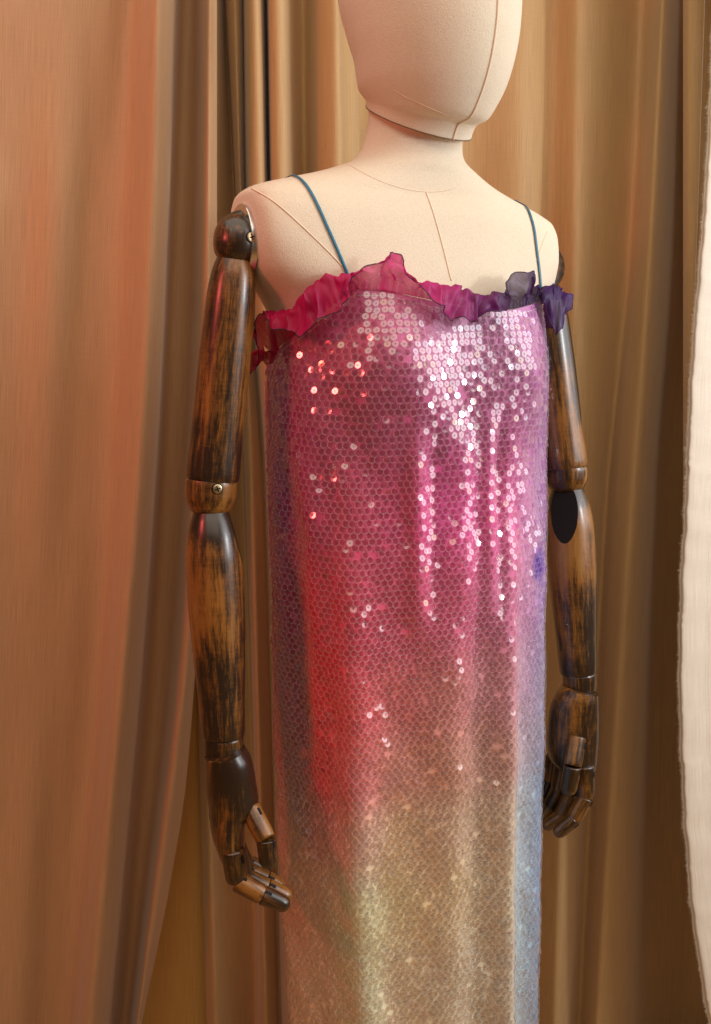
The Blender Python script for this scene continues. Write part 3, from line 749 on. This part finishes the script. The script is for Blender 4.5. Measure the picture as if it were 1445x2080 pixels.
def dye_and_light(phi, z):
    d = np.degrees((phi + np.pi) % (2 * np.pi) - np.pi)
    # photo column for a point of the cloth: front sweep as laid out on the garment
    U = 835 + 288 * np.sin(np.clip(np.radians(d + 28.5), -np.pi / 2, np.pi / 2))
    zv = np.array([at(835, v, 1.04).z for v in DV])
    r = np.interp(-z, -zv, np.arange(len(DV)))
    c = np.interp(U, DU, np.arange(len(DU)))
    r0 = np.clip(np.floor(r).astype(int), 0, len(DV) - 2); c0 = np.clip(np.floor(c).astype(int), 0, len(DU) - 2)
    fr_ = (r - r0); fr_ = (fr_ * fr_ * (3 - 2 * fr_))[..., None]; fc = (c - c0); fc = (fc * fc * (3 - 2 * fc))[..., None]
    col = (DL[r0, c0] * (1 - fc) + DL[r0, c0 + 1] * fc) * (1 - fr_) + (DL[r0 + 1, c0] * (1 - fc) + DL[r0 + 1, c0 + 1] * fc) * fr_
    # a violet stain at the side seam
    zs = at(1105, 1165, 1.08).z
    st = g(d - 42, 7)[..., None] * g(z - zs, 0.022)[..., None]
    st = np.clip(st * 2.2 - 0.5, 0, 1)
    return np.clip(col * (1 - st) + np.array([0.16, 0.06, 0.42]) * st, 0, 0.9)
K = 420; Rr = 240
phs = np.linspace(-np.pi, np.pi, K, endpoint=False)
zts = ztop(phs)
tpar = np.linspace(0, 1, Rr)
Z = zts[None, :] * (1 - tpar[:, None]) + HEM * tpar[:, None]
PHI = np.repeat(phs[None, :], Rr, 0)
me = grid_mesh('dress_cloth', dress_pt(PHI, Z), close=True)
att = me.color_attributes.new('dye_and_light', 'FLOAT_COLOR', 'POINT')
cc = dye_and_light(PHI, Z); att.data.foreach_set('color', np.concatenate([cc, np.ones(cc.shape[:2] + (1,))], axis=2).ravel())
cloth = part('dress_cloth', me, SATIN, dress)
# stitch line under the top edge
fs = np.linspace(-1.75, 1.0, 160)
part('top_stitching', tube_mesh('top_stitching', [Vector(p) for p in dress_pt(fs, ztop(fs) - 0.006) + 0.0], 0.0003, 5), WHITE_T, dress)

# sequins
SR = 0.0040
def sequin_shape():
    K1 = 12; vs = []
    for q, h in ((1.0, 0.00022), (0.87, 0.00005), (0.17, 0.0)):
        for k in range(K1): a = 2 * math.pi * k / K1; vs.append((q * SR * math.cos(a), q * SR * math.sin(a), h))
    fs_ = []
    for k in range(K1): k2 = (k + 1) % K1; fs_.append((k, k2, K1 + k2, K1 + k))
    for k in range(K1): k2 = (k + 1) % K1; fs_.append((K1 + k, K1 + k2, 2 * K1 + k2, 2 * K1 + k))
    return np.array(vs), fs_
SV, SF = sequin_shape()
DX = 0.0080
items = []  # pos, normal, tangent
zrow = 1.33; ri = 0
while zrow > HEM + 0.004:
    # spacing of phi by arc length on this row
    pp = np.linspace(-np.pi, np.pi, 721); Q = dress_pt(pp, np.full_like(pp, zrow))
    s = np.concatenate([[0], np.cumsum(np.linalg.norm(np.diff(Q, axis=0), axis=1))])
    n = int(round(s[-1] / DX)); ss = (np.arange(n) + (0.5 if ri % 2 else 0.0)) * s[-1] / n
    ss = ss + rng.normal(0, 0.00045, n)
    f = np.interp(ss, s, pp); zz_ = np.full(n, zrow) + rng.normal(0, 0.0004, n) + 0.0022 * np.sin(f * 3 + ri * 0.02)
    ok = zz_ < ztop(f) - 0.0035
    f, zz_ = f[ok], zz_[ok]
    if len(f):
        e = 1e-3
        P0 = dress_pt(f, zz_); Pu = dress_pt(f + 0.012, zz_) - dress_pt(f - 0.012, zz_); Pz = dress_pt(f, zz_ + 0.004) - dress_pt(f, zz_ - 0.004)
        Nn = np.cross(Pu, Pz); Nn /= np.linalg.norm(Nn, axis=1)[:, None]
        items.append((P0, Nn, Pz / np.linalg.norm(Pz, axis=1)[:, None]))
    zrow -= float(np.interp(zrow, [0.85, 1.12], [0.0056, 0.0069])); ri += 1
P0 = np.concatenate([i[0] for i in items]); N0 = np.concatenate([i[1] for i in items]); U0 = np.concatenate([i[2] for i in items])
n = len(P0)
# hang: lower rim lifted by the row beneath, plus a little disorder, more here and there
tilt = np.radians(7.0); sig = np.where(rng.random(n) < 0.10, np.radians(10), np.radians(5.0))
R0 = np.cross(U0, N0); R0 /= np.linalg.norm(R0, axis=1)[:, None]
ax_, ay_ = tilt + rng.normal(0, 1, n) * sig, rng.normal(0, 1, n) * sig
N1 = N0 + U0 * np.tan(ax_)[:, None] + R0 * np.tan(ay_)[:, None]; N1 /= np.linalg.norm(N1, axis=1)[:, None]
U1 = U0 - N1 * (U0 * N1).sum(1)[:, None]; U1 /= np.linalg.norm(U1, axis=1)[:, None]
R1 = np.cross(U1, N1)
PC = P0 + N0 * 0.0011 + R0 * rng.normal(0, 0.0002, n)[:, None]
lost = rng.random(n) < 0.012
TINTS = np.array([(0.95, 0.93, 0.93), (0.95, 0.90, 0.86), (0.98, 0.96, 0.72), (0.95, 0.82, 0.86), (0.88, 0.92, 0.98)])
tint_i = rng.choice(len(TINTS), n, p=[0.5, 0.2, 0.08, 0.12, 0.10])
# the 300 that face the camera largest become pieces of their own
view = CAM_ = np.array([0, 0, ZC]); dv = view - PC; dist = np.linalg.norm(dv, axis=1)
size = (N1 * dv).sum(1) / dist ** 3; size[lost] = -1
big = np.argsort(-size)[:300]
base = []
for t in TINTS:
    me = bpy.data.meshes.new('sequin'); me.from_pydata(SV.tolist(), [], SF)
    a = me.color_attributes.new('tint', 'FLOAT_COLOR', 'POINT'); a.data.foreach_set('color', np.tile(np.append(t, 1.0), len(SV)))
    me.materials.append(SEQ); me.materials.append(RIM); me.polygons.foreach_set('material_index', [1] * 12 + [0] * 12); base.append(me)
dinv = world_of(dress).inverted()
for i in big:
    o = bpy.data.objects.new('sequin', base[tint_i[i]]); C.objects.link(o); o.parent = dress
    m = Matrix((Vector(R1[i]), Vector(U1[i]), Vector(N1[i]))).transposed().to_4x4(); m.translation = Vector(PC[i])
    o.matrix_parent_inverse = dinv; o.matrix_basis = m
rest = np.setdiff1d(np.arange(n)[~lost], big)
nv = len(SV)
VV = PC[rest][:, None, :] + SV[None, :, 0:1] * R1[rest][:, None, :] + SV[None, :, 1:2] * U1[rest][:, None, :] + SV[None, :, 2:3] * N1[rest][:, None, :]
FF = (np.array(SF)[None] + (np.arange(len(rest)) * nv)[:, None, None]).reshape(-1, 4)
me = bpy.data.meshes.new('sequins'); me.from_pydata(VV.reshape(-1, 3).tolist(), [], FF.tolist())
me.materials.append(SEQ); me.materials.append(RIM); me.polygons.foreach_set('material_index', ([1] * 12 + [0] * 12) * len(rest))
a = me.color_attributes.new('tint', 'FLOAT_COLOR', 'POINT')
tc_ = np.concatenate([TINTS[tint_i[rest]], np.ones((len(rest), 1))], axis=1)
a.data.foreach_set('color', np.repeat(tc_, nv, axis=0).ravel())
tag(part('sequins', me, SEQ, dress), kind='stuff')

# ------------------------------------------------------------------ ruffle
RF = [  # seam px, top-fold px, free-edge px, depth of fold and edge in front of the seam
    ((558, 735), (540, 700), (520, 747), -.006, -.010), ((560, 720), (530, 668), (518, 700), -.010, -.016), ((568, 705), (540, 642), (527, 628), -.010, -.022),
    ((590, 687), (565, 623), (552, 654), -.012, -.028), ((612, 671), (600, 616), (590, 662), -.014, -.028), ((636, 653), (622, 586), (625, 660), -.014, -.030),
    ((660, 635), (648, 560), (655, 636), -.014, -.026), ((684, 617), (676, 550), (690, 618), -.013, -.026), ((704, 601), (700, 548), (708, 588), -.012, -.026),
    ((722, 589), (722, 552), (692, 572), -.010, -.020), ((742, 588), (742, 560), (740, 546), -.006, -.012), ((766, 588), (770, 556), (778, 522), -.004, -.006),
    ((790, 592), (792, 552), (796, 510), -.004, -.004), ((812, 596), (814, 566), (818, 540), -.006, -.010), ((845, 603), (846, 582), (850, 578), -.008, -.016),
    ((875, 609), (880, 567), (886, 598), -.010, -.024), ((902, 615), (915, 570), (902, 624), -.012, -.026), ((930, 620), (942, 580), (938, 638), -.012, -.026),
    ((958, 625), (962, 590), (962, 632), -.012, -.024), ((985, 628), (990, 590), (990, 630), -.012, -.024), ((1015, 630), (1012, 594), (1028, 615), -.010, -.020),
    ((1045, 627), (1045, 596), (1030, 572), -.006, -.012), ((1066, 622), (1070, 588), (1073, 551), -.004, -.006), ((1083, 616), (1085, 592), (1090, 580), -.004, -.010),
    ((1096, 612), (1098, 588), (1094, 606), -.008, -.020), ((1103, 611), (1112, 572), (1112, 612), -.006, -.022), ((1107, 610), (1136, 578), (1130, 674), .004, -.010),
    ((1108, 609), (1150, 596), (1150, 640), .022, .010), ((1108, 609), (1152, 600), (1158, 606), .04, .034)]
RCOL = [(0.0, (185, 4, 70)), (0.3, (195, 6, 100)), (0.42, (215, 16, 135)), (0.55, (195, 16, 125)), (0.66, (115, 10, 100)), (0.74, (54, 12, 80)), (1.0, (66, 12, 100))]
rs = []
for s_, f_, e_, df, de in RF:
    h = hit(DB, *s_)
    yb = h[0].y if h else AY - 0.02
    f_ = (f_[0], s_[1] + 0.86 * (f_[1] - s_[1]))
    if de < -0.018: e_ = (e_[0], e_[1] + 9)
    sp = at(*s_, yb - 0.002); fp = at(*f_, yb + df); ep = at(*e_, yb + de)
    rs.append((sp, fp, ep))
# carry on round the back, out of sight
def back_station(phi, k):
    b = Vector(dress_pt(np.array([phi]), ztop(phi))[0]); c = Vector((AX, AY, b.z)); o = (b - c).normalized()
    return (b, b + o * 0.012 + Vector((0, 0, 0.018)), b + o * (0.022 + 0.012 * (k % 2)) + Vector((0, 0, 0.012 - 0.02 * (k % 2))))
after = [back_station(p, k) for k, p in enumerate(np.linspace(1.35, 2 * math.pi - 2.0, 22))]
rs_all = rs + after
ns = 14
S1 = catmull([r[0] for r in rs_all], ns); F1 = catmull([r[1] for r in rs_all], ns); E1 = catmull([r[2] for r in rs_all], ns)
rows, cols, uvs = [], [], []
nfront = (len(rs) - 1) * ns
run = 0.0
for i, (a, b, c) in enumerate(zip(S1, F1, E1)):
    if i: run += (b - F1[i - 1]).length
    cr = catmull([a, a.lerp(b, 0.6) + Vector((0, 0.002, 0.001)), b, b.lerp(c, 0.45) + Vector((0, -0.004, 0.003)), c], 7)
    t = min(1.0, i / nfront)
    col = [np.interp(t, [q[0] for q in RCOL], s2l([q[1] for q in RCOL])[:, k]) for k in range(3)]
    if i > nfront: 
        w = (i - nfront) / (len(S1) - nfront); col = [x * (1 - w) + y * w for x, y in zip(col, s2l((160, 8, 55)))]
    r_ = []
    for j, p in enumerate(cr):
        w = j / (len(cr) - 1)
        q = Vector((run * 75, w * 2.4, 3.1)); q2 = Vector((run * 190, w * 5.5, 8.3))
        amp = 0.0070 * min(1, w * 2.2) * (0.5 + 0.7 * w); am2 = 0.0030 * min(1, w * 3)
        d = Vector((noise.noise(q), -abs(noise.noise(q + Vector((7, 3, 1)))), noise.noise(q + Vector((2, 9, 4))))) * amp
        d += Vector((noise.noise(q2), -noise.noise(q2 + Vector((5, 3, 1))), noise.noise(q2 + Vector((2, 7, 4))))) * am2
        g2 = 0.0016 * math.sin(run * 900 + 2.2 * noise.noise(Vector((run * 20, 0, 0)))) * max(0, 1 - 1.6 * w) * (1 if w > 0.02 else 0)
        r_.append(tuple(p + d + Vector((0, -g2, g2 * 0.3))))
    rows.append(r_); cols.append([col] * len(r_)); uvs.append([(run, j / (len(r_) - 1) * 0.04) for j in range(len(r_))])
me = grid_mesh('ruffle', rows, uv=uvs)
att = me.color_attributes.new('dye_and_light', 'FLOAT_COLOR', 'POINT')
cc = np.array(cols); att.data.foreach_set('color', np.concatenate([cc, np.ones(cc.shape[:2] + (1,))], axis=2).ravel())
ruf = part('ruffle', me, ORG, dress); ruf['label'] = 'crinkled organza ruffle fading from magenta to deep purple'
part('rolled_edge', tube_mesh('rolled_edge', [Vector(r[-1]) for r in rows], 0.00055, 6), EDGE, ruf)

# straps
def strap(pix, tail, name='strap'):
    pts, nn = [], []
    for p in catmull([(u, v, 0) for u, v in pix], 8):
        h = hit(TB, p.x, p.y)
        if h: pts.append(h[0] + h[1] * 0.0014); nn.append(h[1])
    # over the shoulder and down the back
    top = pts[0]; over = []
    for k in range(1, 26):
        a = k / 25
        q = top - FWD * (0.20 * a) + Vector((0, 0, 0.02 - 0.19 * a * a))
        loc = TB.find_nearest(q)
        over.append((loc[0] + loc[1] * 0.0014, loc[1]))
    pts = [o[0] for o in over][::-1] + pts; nn = [o[1] for o in over][::-1] + nn
    if tail: pts.append(at(*tail)); nn.append(nn[-1])
    return part(name, tube_mesh(name, pts, 0, 8, flat=(0.0017, 0.0006), normals=nn), TEAL, dress)
strap([(590, 357), (607, 363), (625, 382), (645, 418), (664, 460), (683, 503), (702, 548), (712, 575)], None)
strap([(1067, 420), (1075, 434), (1084, 465), (1090, 510), (1095, 550), (1098, 588)], None)
